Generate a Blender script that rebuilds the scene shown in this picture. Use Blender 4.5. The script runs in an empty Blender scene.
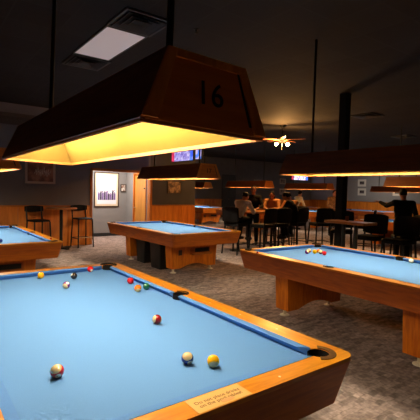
import bpy, bmesh, math, random
from mathutils import Vector, Matrix, Euler
from mathutils.geometry import tessellate_polygon
random.seed(7)
PI = math.pi
scn = bpy.context.scene
COL = scn.collection

# ------------------------------------------------------------------ materials
def srgb(r, g, b):
    def f(c):
        c /= 255.0
        return c / 12.92 if c <= 0.04045 else ((c + 0.055) / 1.055) ** 2.4
    return (f(r), f(g), f(b), 1)

def new_mat(name):
    m = bpy.data.materials.new(name); m.use_nodes = True
    nt = m.node_tree
    return m, nt, nt.nodes['Principled BSDF']

def plain(name, col, rough=.5, metal=0, spec=.5, noise=0.0, nscale=30, coat=0):
    m, nt, b = new_mat(name)
    b.inputs['Roughness'].default_value = rough
    b.inputs['Metallic'].default_value = metal
    b.inputs['Specular IOR Level'].default_value = spec
    if coat: b.inputs['Coat Weight'].default_value = coat; b.inputs['Coat Roughness'].default_value = .15
    if noise:
        tc = nt.nodes.new('ShaderNodeTexCoord'); n = nt.nodes.new('ShaderNodeTexNoise')
        n.inputs['Scale'].default_value = nscale; n.inputs['Detail'].default_value = 4
        r = nt.nodes.new('ShaderNodeValToRGB')
        lo = tuple(c * (1 - noise) for c in col[:3]) + (1,); hi = tuple(min(1, c * (1 + noise)) for c in col[:3]) + (1,)
        r.color_ramp.elements[0].color = lo; r.color_ramp.elements[1].color = hi
        r.color_ramp.elements[0].position = .3; r.color_ramp.elements[1].position = .7
        nt.links.new(tc.outputs['Object'], n.inputs['Vector']); nt.links.new(n.outputs['Fac'], r.inputs['Fac'])
        nt.links.new(r.outputs['Color'], b.inputs['Base Color'])
    else:
        b.inputs['Base Color'].default_value = col
    return m

def wood(name, dark, light, axis='y', rough=.35, scale=9, coat=.0, spec=.5):
    m, nt, b = new_mat(name)
    tc = nt.nodes.new('ShaderNodeTexCoord'); mp = nt.nodes.new('ShaderNodeMapping')
    sc = {'x': (.12, 1, 1), 'y': (1, .12, 1), 'z': (1, 1, .12)}[axis]
    mp.inputs['Scale'].default_value = sc
    n1 = nt.nodes.new('ShaderNodeTexNoise'); n1.inputs['Scale'].default_value = scale * 4; n1.inputs['Detail'].default_value = 6
    n1.inputs['Distortion'].default_value = .6
    n2 = nt.nodes.new('ShaderNodeTexNoise'); n2.inputs['Scale'].default_value = scale * .6; n2.inputs['Detail'].default_value = 2
    mx = nt.nodes.new('ShaderNodeMath'); mx.operation = 'MULTIPLY_ADD'; mx.inputs[1].default_value = .55
    ad = nt.nodes.new('ShaderNodeMath'); ad.operation = 'MULTIPLY'; ad.inputs[1].default_value = .45
    r = nt.nodes.new('ShaderNodeValToRGB')
    r.color_ramp.elements[0].color = dark; r.color_ramp.elements[1].color = light
    r.color_ramp.elements[0].position = .36; r.color_ramp.elements[1].position = .62
    L = nt.links.new
    L(tc.outputs['Object'], mp.inputs['Vector']); L(mp.outputs[0], n1.inputs['Vector']); L(mp.outputs[0], n2.inputs['Vector'])
    L(n2.outputs['Fac'], ad.inputs[0]); L(n1.outputs['Fac'], mx.inputs[0]); L(ad.outputs[0], mx.inputs[2])
    L(mx.outputs[0], r.inputs['Fac']); L(r.outputs['Color'], b.inputs['Base Color'])
    b.inputs['Roughness'].default_value = rough; b.inputs['Specular IOR Level'].default_value = spec
    if coat: b.inputs['Coat Weight'].default_value = coat; b.inputs['Coat Roughness'].default_value = .2
    return m

def emit(name, col, strength):
    m, nt, b = new_mat(name)
    b.inputs['Base Color'].default_value = col
    b.inputs['Emission Color'].default_value = col; b.inputs['Emission Strength'].default_value = strength
    return m

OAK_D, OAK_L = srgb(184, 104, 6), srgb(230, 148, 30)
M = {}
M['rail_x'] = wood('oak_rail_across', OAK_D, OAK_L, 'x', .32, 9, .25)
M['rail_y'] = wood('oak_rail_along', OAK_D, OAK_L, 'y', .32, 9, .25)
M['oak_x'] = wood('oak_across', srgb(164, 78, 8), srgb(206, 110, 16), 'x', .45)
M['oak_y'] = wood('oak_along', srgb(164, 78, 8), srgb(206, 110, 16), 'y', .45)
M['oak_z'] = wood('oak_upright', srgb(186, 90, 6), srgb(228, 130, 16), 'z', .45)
M['plate'] = plain('pale_maple_plate', srgb(222, 170, 98), .35, noise=.08, nscale=14)
M['shade_y'] = wood('lamp_oak_along_shaded', srgb(104, 52, 24), srgb(136, 74, 34), 'y', .5, 7)  # same oak as the ends, shade of the long sides put into the colour
M['shade_x'] = wood('lamp_oak_across_lit', srgb(196, 104, 34), srgb(224, 132, 50), 'x', .5, 7)  # lighter oak, the light on the end panels put into the colour
M['shade_trim'] = wood('lamp_oak_trim', srgb(208, 118, 40), srgb(234, 146, 58), 'z', .45, 7)
M['lip'] = plain('lamp_lip', srgb(176, 104, 44), .5, spec=.2)
M['reflector'] = plain('yellow_reflector', (.14, .083, .017, 1), .7, spec=0, noise=.06, nscale=5)
M['cloth'] = plain('blue_worsted_cloth', (.100, .242, .51, 1), .85, spec=.15, noise=.05, nscale=260)
M['cushion'] = plain('blue_cushion_cloth', (.085, .22, .515, 1), .8, spec=.15, noise=.05, nscale=260)
M['black'] = plain('black_rubber', (.005, .0045, .0045, 1), .8, spec=.15)
M['leather'] = plain('brown_pocket_leather', srgb(84, 52, 26), .45, noise=.3, nscale=60)
M['blackmetal'] = plain('black_powder_coat', (.010, .009, .008, 1), .5, spec=.3)
M['vinyl'] = plain('black_vinyl', (.006, .005, .005, 1), .6, spec=.15)
M['chrome'] = plain('brushed_metal', (.62, .58, .52, 1), .3, metal=1)
M['footmetal'] = plain('pale_metal', srgb(226, 214, 192), .4, metal=0)
M['diamond'] = plain('pearl_inlay', (.8, .76, .68, 1), .2, spec=.8)
M['bin'] = plain('black_plastic', (.010, .010, .011, 1), .45)
M['wall'] = plain('slate_grey_paint', srgb(120, 113, 113), .8, noise=.05, nscale=3, spec=.2)
M['wall_shaded'] = plain('slate_grey_paint_shaded', srgb(80, 77, 80), .8, noise=.05, nscale=3, spec=.2)  # slate wall paint again, the pier's shade put into a darker grey
M['walllight'] = plain('mid_grey_paint', srgb(140, 136, 134), .8, noise=.03, nscale=3, spec=.2)
M['darkwall'] = plain('dark_paint', srgb(104, 98, 98), .8, noise=.06, nscale=3, spec=.2)
M['baseblack'] = plain('black_vinyl_base', (.015, .015, .016, 1), .5)
M['wains'] = wood('orange_birch_panel', srgb(196, 104, 22), srgb(236, 140, 42), 'z', .45, 3)
M['trim_z'] = wood('trim_upright', srgb(158, 84, 22), srgb(198, 114, 38), 'z', .4, 6)
M['trim_x'] = wood('trim_across', srgb(158, 84, 22), srgb(198, 114, 38), 'x', .4, 6)
M['trim_y'] = wood('trim_along', srgb(158, 84, 22), srgb(198, 114, 38), 'y', .4, 6)
M['door'] = wood('door_veneer', srgb(176, 112, 40), srgb(204, 140, 60), 'z', .4, 3)
M['bartop'] = wood('bar_top_oak', srgb(160, 92, 34), srgb(200, 126, 54), 'y', .35, 6)
M['cornice'] = plain('dark_moulding', srgb(66, 58, 56), .7)
M['vent'] = plain('vent_grey', srgb(44, 43, 45), .5)
M['ventdark'] = plain('vent_dark', (.006, .006, .006, 1), .7)
M['chalkred'] = plain('red_chalk_paper', srgb(190, 40, 22), .7)
M['chalkblue'] = plain('blue_chalk', srgb(60, 100, 150), .9)
M['ink'] = plain('black_ink', (.01, .008, .006, 1), .6)
M['plateink'] = plain('brown_engraving', srgb(98, 62, 22), .6)
M['skin'] = plain('skin', srgb(196, 140, 110), .55)
M['skin2'] = plain('skin_tan', srgb(160, 104, 78), .55)
M['hairblack'] = plain('hair_black', (.005, .004, .004, 1), .6, spec=.15)
M['hairbrown'] = plain('hair_brown', srgb(40, 24, 14), .6, spec=.15)
M['eye'] = plain('eye_dark', (.02, .015, .012, 1), .2)
M['troffer'] = emit('troffer_diffuser', (.80, .72, .75, 1), .16)  # weak emission gives the panel its pale tone
M['tube'] = emit('fluorescent_tube', (1, .88, .66, 1), 116)
M['bulb'] = emit('warm_bulb', (1, .62, .22, 1), 60)
M['mat_white'] = plain('picture_mount', srgb(214, 208, 196), .7)
M['frame_dark'] = plain('dark_frame', srgb(66, 44, 32), .4)
M['frame_silver'] = plain('taupe_frame', srgb(196, 172, 150), .4)

def cloth_mat(name, col, rough=.85, noise=.12):
    return plain(name, col, rough, spec=.2, noise=noise, nscale=18)

def carpet():
    m, nt, b = new_mat('woven_block_carpet'); L = nt.links.new; N = nt.nodes.new
    tc = N('ShaderNodeTexCoord'); mp = N('ShaderNodeMapping'); mp.inputs['Rotation'].default_value = (0, 0, 0)
    br = N('ShaderNodeTexBrick'); br.inputs['Scale'].default_value = 5.5
    br.inputs['Color1'].default_value = srgb(138, 122, 116); br.inputs['Color2'].default_value = srgb(196, 174, 165)
    br.inputs['Mortar'].default_value = srgb(164, 146, 138); br.inputs['Mortar Size'].default_value = .03; br.inputs['Mortar Smooth'].default_value = .6
    br.inputs['Brick Width'].default_value = .55; br.inputs['Row Height'].default_value = .3; br.offset = .37
    no = N('ShaderNodeTexNoise'); no.inputs['Scale'].default_value = 26; no.inputs['Detail'].default_value = 5
    rp = N('ShaderNodeValToRGB'); rp.color_ramp.elements[0].position = .32; rp.color_ramp.elements[1].position = .7
    rp.color_ramp.elements[0].color = (.58, .57, .57, 1); rp.color_ramp.elements[1].color = (1.12, 1.1, 1.08, 1)
    mx = N('ShaderNodeMix'); mx.data_type = 'RGBA'; mx.blend_type = 'MULTIPLY'; mx.inputs[0].default_value = 1
    n2 = N('ShaderNodeTexNoise'); n2.inputs['Scale'].default_value = 320; n2.inputs['Detail'].default_value = 2
    bp = N('ShaderNodeBump'); bp.inputs['Strength'].default_value = .5; bp.inputs['Distance'].default_value = .01
    wp = N('ShaderNodeTexNoise'); wp.inputs['Scale'].default_value = 9
    va = N('ShaderNodeVectorMath'); va.operation = 'MULTIPLY_ADD'; va.inputs[1].default_value = (.05, .05, 0)
    L(tc.outputs['Object'], mp.inputs['Vector']); L(mp.outputs[0], wp.inputs['Vector'])
    L(wp.outputs['Color'], va.inputs[0]); L(mp.outputs[0], va.inputs[2]); L(va.outputs[0], br.inputs['Vector'])
    L(mp.outputs[0], no.inputs['Vector']); L(mp.outputs[0], n2.inputs['Vector'])
    L(no.outputs['Fac'], rp.inputs['Fac']); L(br.outputs['Color'], mx.inputs[6]); L(rp.outputs['Color'], mx.inputs[7])
    L(mx.outputs[2], b.inputs['Base Color']); L(n2.outputs['Fac'], bp.inputs['Height']); L(bp.outputs[0], b.inputs['Normal'])
    b.inputs['Roughness'].default_value = .95; b.inputs['Specular IOR Level'].default_value = .1
    return m

def ceiling_tiles():
    m, nt, b = new_mat('dark_ceiling_tile'); L = nt.links.new; N = nt.nodes.new
    tc = N('ShaderNodeTexCoord'); mp = N('ShaderNodeMapping'); mp.inputs['Location'].default_value = (-.02, .1, 0)
    br = N('ShaderNodeTexBrick'); br.offset = 0; br.inputs['Scale'].default_value = 1
    br.inputs['Brick Width'].default_value = .61; br.inputs['Row Height'].default_value = .61
    br.inputs['Color1'].default_value = srgb(50, 48, 49); br.inputs['Color2'].default_value = srgb(44, 42, 43)
    br.inputs['Mortar'].default_value = srgb(52, 50, 51); br.inputs['Mortar Size'].default_value = .012
    n2 = N('ShaderNodeTexNoise'); n2.inputs['Scale'].default_value = 90; n2.inputs['Detail'].default_value = 4
    bp = N('ShaderNodeBump'); bp.inputs['Strength'].default_value = .4; bp.inputs['Distance'].default_value = .01
    L(tc.outputs['Object'], mp.inputs['Vector']); L(mp.outputs[0], br.inputs['Vector']); L(br.outputs['Color'], b.inputs['Base Color'])
    L(mp.outputs[0], n2.inputs['Vector']); L(n2.outputs['Fac'], bp.inputs['Height']); L(bp.outputs[0], b.inputs['Normal'])
    b.inputs['Roughness'].default_value = .9; b.inputs['Specular IOR Level'].default_value = .15
    return m

def ball_mat(name, col, stripe):
    """solid or striped ball: ivory with a coloured band around local z and a white number spot on +x"""
    m, nt, b = new_mat(name); L = nt.links.new; N = nt.nodes.new
    ivory = srgb(216, 186, 130)
    tc = N('ShaderNodeTexCoord'); nm = N('ShaderNodeVectorMath'); nm.operation = 'NORMALIZE'
    sp = N('ShaderNodeSeparateXYZ'); L(tc.outputs['Object'], nm.inputs[0]); L(nm.outputs[0], sp.inputs[0])
    ab = N('ShaderNodeMath'); ab.operation = 'ABSOLUTE'; L(sp.outputs['Z'], ab.inputs[0])
    lt = N('ShaderNodeMath'); lt.operation = 'LESS_THAN'; lt.inputs[1].default_value = .58 if stripe else 2; L(ab.outputs[0], lt.inputs[0])
    spot = N('ShaderNodeMath'); spot.operation = 'GREATER_THAN'; spot.inputs[1].default_value = .905; L(sp.outputs['X'], spot.inputs[0])
    m1 = N('ShaderNodeMix'); m1.data_type = 'RGBA'; m1.inputs[6].default_value = ivory; m1.inputs[7].default_value = col; L(lt.outputs[0], m1.inputs[0])
    m2 = N('ShaderNodeMix'); m2.data_type = 'RGBA'; m2.inputs[7].default_value = srgb(238, 226, 200); L(spot.outputs[0], m2.inputs[0]); L(m1.outputs[2], m2.inputs[6])
    L(m2.outputs[2], b.inputs['Base Color'])
    b.inputs['Roughness'].default_value = .12; b.inputs['Coat Weight'].default_value = .5
    return m

def screen_mat(name, base, blocks, strength):
    m, nt, b = new_mat(name); L = nt.links.new; N = nt.nodes.new
    tc = N('ShaderNodeTexCoord'); v = N('ShaderNodeTexVoronoi'); v.inputs['Scale'].default_value = blocks; v.distance = 'CHEBYCHEV'
    r = N('ShaderNodeValToRGB'); cr = r.color_ramp; cr.interpolation = 'CONSTANT'
    cr.elements[0].color = base[0]; cr.elements[1].color = base[1]; cr.elements[1].position = .35
    for i, c in enumerate(base[2:]):
        e = cr.elements.new(.55 + .15 * i); e.color = c
    sp = N('ShaderNodeSeparateColor'); L(tc.outputs['Object'], v.inputs['Vector']); L(v.outputs['Color'], sp.inputs[0])
    L(sp.outputs[0], r.inputs['Fac']); L(r.outputs['Color'], b.inputs['Emission Color']); b.inputs['Emission Strength'].default_value = strength
    b.inputs['Base Color'].default_value = (.02, .02, .02, 1)
    return m

# ------------------------------------------------------------------ mesh helpers
class MB:
    def __init__(s): s.bm = bmesh.new(); s.mi = 0
    def face(s, vs):
        try:
            f = s.bm.faces.new(vs); f.material_index = s.mi; return f
        except ValueError: return None
    def loft(s, loops, cap=True, close=True):
        rs = [[s.bm.verts.new(p) for p in l] for l in loops]
        n = len(rs[0])
        for a, b in zip(rs, rs[1:]):
            for i in range(n if close else n - 1):
                j = (i + 1) % n; s.face((a[i], a[j], b[j], b[i]))
        if cap:
            s.face(rs[0][::-1]); s.face(rs[-1])
        return rs
    def box(s, x0, x1, y0, y1, z0, z1):
        s.loft([[(x0, y0, z), (x1, y0, z), (x1, y1, z), (x0, y1, z)] for z in (z0, z1)])
    def obox(s, c, ux, uy, uz, hx, hy, hz):
        c, ux, uy, uz = map(Vector, (c, ux, uy, uz))
        s.loft([[c + ux * a * hx + uy * b * hy + uz * d * hz for a, b in ((-1, -1), (1, -1), (1, 1), (-1, 1))] for d in (-1, 1)])
    def tube(s, pts, r, seg=10, cap=True):
        pts = [Vector(p) for p in pts]; rs = r if isinstance(r, (list, tuple)) else [r] * len(pts)
        loops = []; prev = None
        for i, p in enumerate(pts):
            d = (pts[min(i + 1, len(pts) - 1)] - pts[max(i - 1, 0)]).normalized()
            if prev is None:
                a = Vector((0, 0, 1)) if abs(d.z) < .9 else Vector((1, 0, 0)); u = d.cross(a).normalized()
            else: u = (prev - d * prev.dot(d)).normalized()
            prev = u; w = d.cross(u)
            loops.append([p + (u * math.cos(t) + w * math.sin(t)) * rs[i] for t in [2 * PI * k / seg for k in range(seg)]])
        s.loft(loops, cap)
    def lathe(s, prof, c=(0, 0, 0), seg=24, cap=True):
        s.loft([[(c[0] + r * math.cos(t), c[1] + r * math.sin(t), c[2] + z) for t in [2 * PI * k / seg for k in range(seg)]] for r, z in prof], cap)
    def prism(s, outer, z0, z1, holes=(), plane='xy'):
        """polygon with holes, extruded"""
        polys = [list(outer)] + [list(h) for h in holes]
        P = {'xy': lambda a, b, c: (a, b, c), 'xz': lambda a, b, c: (a, c, b), 'yz': lambda a, b, c: (c, a, b)}[plane]
        tri = tessellate_polygon([[Vector((p[0], p[1], 0)) for p in q] for q in polys])
        flat = [p for q in polys for p in q]
        lo = [s.bm.verts.new(P(p[0], p[1], z0)) for p in flat]; hi = [s.bm.verts.new(P(p[0], p[1], z1)) for p in flat]
        for t in tri:
            s.face([hi[i] for i in t]); s.face([lo[i] for i in reversed(t)])
        k = 0
        for q in polys:
            n = len(q)
            for i in range(n):
                a, b = k + i, k + (i + 1) % n
                s.face((lo[a], lo[b], hi[b], hi[a]))
            k += n
    def sphere(s, c, r, seg=24, rings=16, scale=(1, 1, 1)):
        m = Matrix.Translation(c) @ Matrix.Diagonal((r * scale[0], r * scale[1], r * scale[2], 1))
        g = bmesh.ops.create_uvsphere(s.bm, u_segments=seg, v_segments=rings, radius=1, matrix=m)
        for v in g['verts']:
            for f in v.link_faces: f.material_index = s.mi
    def capsule(s, a, b, ra, rb, seg=14):
        """tapered limb with round ends"""
        a, b = Vector(a), Vector(b); d = (b - a)
        if d.length < 1e-6: return
        n = d.normalized(); pts = []; rs = []
        for k in range(5):
            t = -PI / 2 + PI / 2 * k / 4; pts.append(a + n * ra * math.sin(t)); rs.append(max(ra * math.cos(t), ra * .05))
        for k in range(5):
            t = PI / 2 * k / 4; pts.append(b + n * rb * math.sin(t)); rs.append(max(rb * math.cos(t), rb * .05))
        s.tube(pts, rs, seg)
    def ellip(s, c, rx, ry, rz, rot=None, seg=16, rings=12):
        m = Matrix.Translation(c) @ (rot.to_4x4() if rot else Matrix()) @ Matrix.Diagonal((rx, ry, rz, 1))
        bmesh.ops.create_uvsphere(s.bm, u_segments=seg, v_segments=rings, radius=1, matrix=m)
    def build(s, name, mats, parent=None, smooth=False, bevel=0, loc=None, normals=True):
        if normals: bmesh.ops.recalc_face_normals(s.bm, faces=s.bm.faces[:])
        me = bpy.data.meshes.new(name); s.bm.to_mesh(me); s.bm.free()
        if not isinstance(mats, (list, tuple)): mats = [mats]
        for m in mats: me.materials.append(m)
        o = bpy.data.objects.new(name, me); COL.objects.link(o)
        if parent: o.parent = parent
        if loc: o.location = loc
        if smooth:
            for p in me.polygons: p.use_smooth = True
            if smooth != 'all':
                try: me.set_sharp_from_angle(angle=math.radians(smooth if smooth is not True else 40))
                except Exception: pass
        if bevel:
            md = o.modifiers.new('bevel', 'BEVEL'); md.width = bevel; md.segments = 2; md.limit_method = 'ANGLE'; md.angle_limit = math.radians(35)
        return o

def bx(name, b, mat, parent=None, bevel=0, loc=None):
    m = MB(); m.box(*b); return m.build(name, mat, parent, bevel=bevel, loc=loc)

def thing(name, label, cat, loc=(0, 0, 0), rz=0, group=None):
    o = bpy.data.objects.new(name, None); COL.objects.link(o)
    o.empty_display_size = .1; o.location = loc; o.rotation_euler = (0, 0, rz)
    o['label'] = label; o['category'] = cat
    if group: o['group'] = group
    return o
def tag(o, label, cat, group=None):
    o['label'] = label; o['category'] = cat
    if group: o['group'] = group
    return o
def struct(o): o['kind'] = 'structure'; return o
def kids(o): return [c for c in bpy.data.objects if c.parent == o]
def dup(o, loc=None, rz=None, label=None, group=None, parent=None, skip=()):
    c = o.copy(); COL.objects.link(c); c.parent = parent
    if loc is not None: c.location = loc
    if rz is not None: c.rotation_euler = (0, 0, rz)
    if label: c['label'] = label
    if group: c['group'] = group
    for k in kids(o):
        if k.name.split('.')[0] not in skip: dup(k, parent=c)
    return c
def text_mesh(name, body, size, mat, parent, mtx, extrude=.0012, align='CENTER', spacing=1.0, line=1.0, offset=0.0):
    cu = bpy.data.curves.new(name, 'FONT'); cu.body = body; cu.size = size; cu.extrude = extrude
    cu.align_x = align; cu.align_y = 'CENTER'; cu.space_character = spacing; cu.space_line = line; cu.offset = offset
    t = bpy.data.objects.new(name + '_tmp', cu); COL.objects.link(t)
    dg = bpy.context.evaluated_depsgraph_get()
    me = bpy.data.meshes.new_from_object(t.evaluated_get(dg))
    bpy.data.objects.remove(t)
    me.materials.clear(); me.materials.append(mat)
    o = bpy.data.objects.new(name, me); COL.objects.link(o); o.parent = parent; o.matrix_local = mtx
    return o

# ------------------------------------------------------------------ camera
CAM = Vector((-.9211, -2.5116, 1.5727))
R = Vector((.801564691852274, -.5973568489113823, .02566787553407968))
U = Vector((.007652209718884244, .0531751652716252, .9985558800010912))
B = Vector((-.5978590874630697, -.8002107202837351, .04719443485000651))
cd = bpy.data.cameras.new('camera'); cam = bpy.data.objects.new('camera', cd); COL.objects.link(cam)
cam.matrix_world = Matrix(((R.x, U.x, B.x, CAM.x), (R.y, U.y, B.y, CAM.y), (R.z, U.z, B.z, CAM.z), (0, 0, 0, 1)))
cd.sensor_width = 36; cd.lens = 400.968 * 36 / 420; cd.clip_start = .05; cd.clip_end = 100
scn.camera = cam

# ------------------------------------------------------------------ room
H = 3.6; YB = 8.4; YF = 16.6; XR = 22.5; XA = 3.12; XP = 4.93; XE = 6.6; YAL = 10.1
struct(bx('floor', (-6, XR + .2, -7, YF + .2, -.1, 0), carpet()))
struct(bx('ceiling', (-6, XR + .2, -7, YF + .2, H, H + .1), ceiling_tiles()))
struct(bx('wall_back', (-6, XA, YB, YB + .15, 0, H), M['wall']))
struct(bx('wall_header', (XA, XP, YB, YB + .15, 2.12, H), M['wall']))
struct(bx('wall_pier', (XP, XE, YB, YB + .15, 0, H), M['wall_shaded']))
struct(bx('wall_side', (XE - .15, XE, YB + .15, YF, 0, H), M['darkwall']))
struct(bx('wall_alcove', (XA - .3, XP + .15, YAL, YAL + .1, 0, 2.7), M['walllight']))
struct(bx('wall_alcove_left', (XA - .3, XA - .15, YB + .15, YAL, 0, 2.7), M['walllight']))
m = MB()
for y0, y1, z0 in ((YB + .15, 8.62, 0), (8.62, 9.54, 2.06), (9.54, YAL, 0)): m.box(XP, XP + .15, y0, y1, z0, 2.7)
struct(m.build('wall_alcove_right', M['walllight']))
struct(bx('ceiling_alcove', (XA - .15, XP, YB + .15, YAL, 2.6, 2.7), M['walllight']))
struct(bx('wall_far', (XE, XR + .15, YF, YF + .15, 0, H), M['darkwall']))
struct(bx('wall_right', (XR, XR + .15, -7, YF, 0, H), M['walllight']))
struct(bx('wall_front', (-6, XR, -7.15, -7, 0, H), M['darkwall']))
struct(bx('wall_left', (-6.15, -6, -7, YB, 0, H), M['darkwall']))
struct(bx('baseboard_alcove', (XA - .15, XP, YAL - .015, YAL, 0, .11), M['baseblack']))
# wainscots: panelled boards with a cap
def wainscot(n, x0, x1, y, z=1.06):
    m = MB(); k = max(1, round((x1 - x0) / .61)); w = (x1 - x0) / k
    for i in range(k): m.box(x0 + i * w + .003, x0 + (i + 1) * w - .003, y - .018, y, .0, z)
    o = m.build('trim_%d' % n, M['wains'], bevel=.003); struct(o)
    struct(bx('trim_%d' % (n + 1), (x0, x1, y - .035, y, z, z + .035), M['trim_x'], bevel=.004))
wainscot(1, -5.5, XA - .06, YB)
wainscot(3, XP + .07, XE, YB, 1.07)
wainscot(5, XE + .02, XR, YF, 1.08)
def wainscot_y(n, y0, y1, x, z):
    m = MB(); k = max(1, round((y1 - y0) / .61)); w = (y1 - y0) / k
    for i in range(k): m.box(x - .018, x, y0 + i * w + .003, y0 + (i + 1) * w - .003, 0, z)
    struct(m.build('trim_%d' % n, M['wains'], bevel=.003))
    struct(bx('trim_%d' % (n + 1), (x - .035, x, y0, y1, z, z + .035), M['trim_y']))
wainscot_y(7, -6.5, YF - .02, XR, 1.12)
struct(bx('trim_9', (XA - .06, XA + .01, YB - .025, YB + .16, 0, 2.12), M['trim_z'], bevel=.004))
struct(bx('trim_10', (XP - .01, XP + .065, YB - .025, YB + .16, 0, 2.12), M['trim_z'], bevel=.004))
struct(bx('trim_11', (XA - .06, XP + .065, YB - .025, YB + .16, 2.06, 2.13), M['trim_x'], bevel=.004))
# cornice with dentils under the dark soffit
m = MB(); m.box(-5.9, XA, YB - .05, YB, 3.28, 3.36); m.box(-5.9, XA, YB - .025, YB, 3.08, 3.28)
for i in range(90): m.box(-5.85 + i * .1, -5.79 + i * .1, YB - .045, YB - .02, 3.19, 3.26)
struct(m.build('trim_12', M['cornice']))
# side door in the alcove
dr = bpy.data.objects.new('door_1', None); COL.objects.link(dr); dr.location = (XP, 9.08, 0); struct(dr)
bx('door_leaf', (.03, .07, -.44, .44, .01, 2.04), M['door'], dr)
bx('door_jamb', (-.02, .14, -.455, -.395, 0, 2.08), M['trim_z'], dr, bevel=.003)
bx('door_jamb', (-.02, .14, .395, .455, 0, 2.08), M['trim_z'], dr, bevel=.003)
bx('door_head', (-.02, .14, -.455, .455, 2.045, 2.09), M['trim_y'], dr)
bx('sign_plate', (.02, .031, -.3, -.22, 1.58, 1.62), M['ink'], dr)
m = MB(); m.tube([(.03, .33, .98), (-.03, .33, .98), (-.03, .24, .98)], .012, 8); m.build('door_handle', M['chrome'], dr, True)
# dark double door on the far wall
d2 = bpy.data.objects.new('door_2', None); COL.objects.link(d2); d2.location = (14.75, YF, 0); struct(d2)
m = MB(); m.box(-.55, .55, -.03, 0, 0, 2.6); m.build('door_frame', plain('dark_door_frame', srgb(40, 34, 34), .5), d2)
for s in (-1, 1):
    m = MB(); m.box(min(.02 * s, .5 * s), max(.02 * s, .5 * s), -.05, -.03, .02, 2.52); m.build('door_leaf', plain('dark_door_leaf', srgb(52, 44, 42), .5), d2, bevel=.005)
# column beside the second bar table
struct(bx('column', (6.03, 6.19, 2.36, 2.52, 0, H), plain('black_column_paint', (.004, .004, .004, 1), .7, spec=.2), bevel=.004))

# ------------------------------------------------------------------ ceiling fittings
t = thing('ceiling_troffer', 'pale faintly glowing rectangular light panel set in the dark ceiling', 'ceiling light', (1.325, 3.0, H))
bx('diffuser', (-.265, .265, -.625, .625, -.012, 0), M['troffer'], t)
m = MB()
for a in ((-.285, -.265, -.645, .645), (.265, .285, -.645, .645), (-.265, .265, -.645, -.625), (-.265, .265, .625, .645)): m.box(*a, -.016, 0)
m.build('frame', M['vent'], t)
def vent(x, y, label):
    t = thing('ceiling_vent', label, 'vent', (x, y, H), 0, 'square air vents in the ceiling')
    bx('backing', (-.3, .3, -.3, .3, -.006, 0), M['ventdark'], t)
    m = MB()
    for a in ((-.3, -.27, -.3, .3), (.27, .3, -.3, .3), (-.27, .27, -.3, -.27), (-.27, .27, .27, .3)): m.box(*a, -.025, -.006)
    m.build('frame', M['vent'], t)
    for k, r in enumerate((.21, .14, .07)):
        m = MB(); q = [(-r, -r), (r, -r), (r, r), (-r, r)]; g = r + .035; p = [(-g, -g), (g, -g), (g, g), (-g, g)]
        m.loft([[(a, b, -.004) for a, b in q], [(a, b, -.03) for a, b in p], [(a, b, -.034) for a, b in p], [(a, b, -.010) for a, b in q]], cap=False)
        m.build('louver', M['vent'], t)
    return t
vent(1.36, 3.97, 'square dark ceiling vent touching the far end of the pale light panel')
vent(1.32, 2.02, 'square dark ceiling vent touching the near end of the pale light panel')
vent(8.4, 3.4, 'dark ceiling vent farther back, to the right of the black column')
vent(12.5, 4.6, 'farthest ceiling vent, low in view above the long hanging lamp')
t = thing('sprinkler', 'small dark sprinkler head on the ceiling above the lamp marked 16', 'sprinkler', (1.965, 1.743, H), 0, 'sprinkler heads')
m = MB(); m.lathe([(.035, 0), (.035, -.006), (.012, -.01), (.012, -.03), (.006, -.035), (.006, -.055)]); m.build('body', M['ventdark'], t, True)
m = MB(); m.lathe([(.024, -.055), (.024, -.06)]); m.build('deflector', M['ventdark'], t)

# ceiling fan
fan = thing('ceiling_fan', 'ceiling fan with two glowing bulbs hanging far back near the ceiling', 'ceiling fan', (8.05, 5.96, H))
m = MB(); m.lathe([(.1, 0), (.1, -.02), (.07, -.07), (.02, -.085)]); m.build('canopy', M['blackmetal'], fan, True)
m = MB(); m.tube([(0, 0, -.07), (0, 0, -.38)], .014); m.build('downrod', M['blackmetal'], fan, True)
m = MB(); m.lathe([(.03, -.36), (.1, -.38), (.13, -.42), (.12, -.47), (.06, -.5), (.03, -.5)]); m.build('motor', M['blackmetal'], fan, True)
M['fan_blade'] = wood('fan_blade', srgb(120, 70, 40), srgb(160, 100, 60), 'x', .4)
for k in range(5):
    a = math.radians(10 + 72 * k); m = MB()
    m.prism([(.12, -.03), (.2, -.055), (.66, -.07), (.7, -.04), (.7, .04), (.66, .07), (.2, .055), (.12, .03)], -.006, .006)
    o = m.build('blade', M['fan_blade'], fan); o.location = (0, 0, -.43); o.rotation_euler = (math.radians(10), 0, a)
for k, s in enumerate((-1, 1)):
    c = R * (.17 * s); m = MB(); m.tube([(0, 0, -.49), (c.x * .5, c.y * .5, -.53), (c.x, c.y, -.53)], .012, 8); arm = m.build('lamp_arm', M['blackmetal'], fan, True)
    m = MB(); m.sphere((c.x, c.y, -.565), .05, 16, 10); m.build('bulb', M['bulb'], fan, 'all')
m = MB(); m.tube([(0, 0, -.5), (0, 0, -.72)], .005, 6); m.build('pull_chain', M['chrome'], fan)

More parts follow.
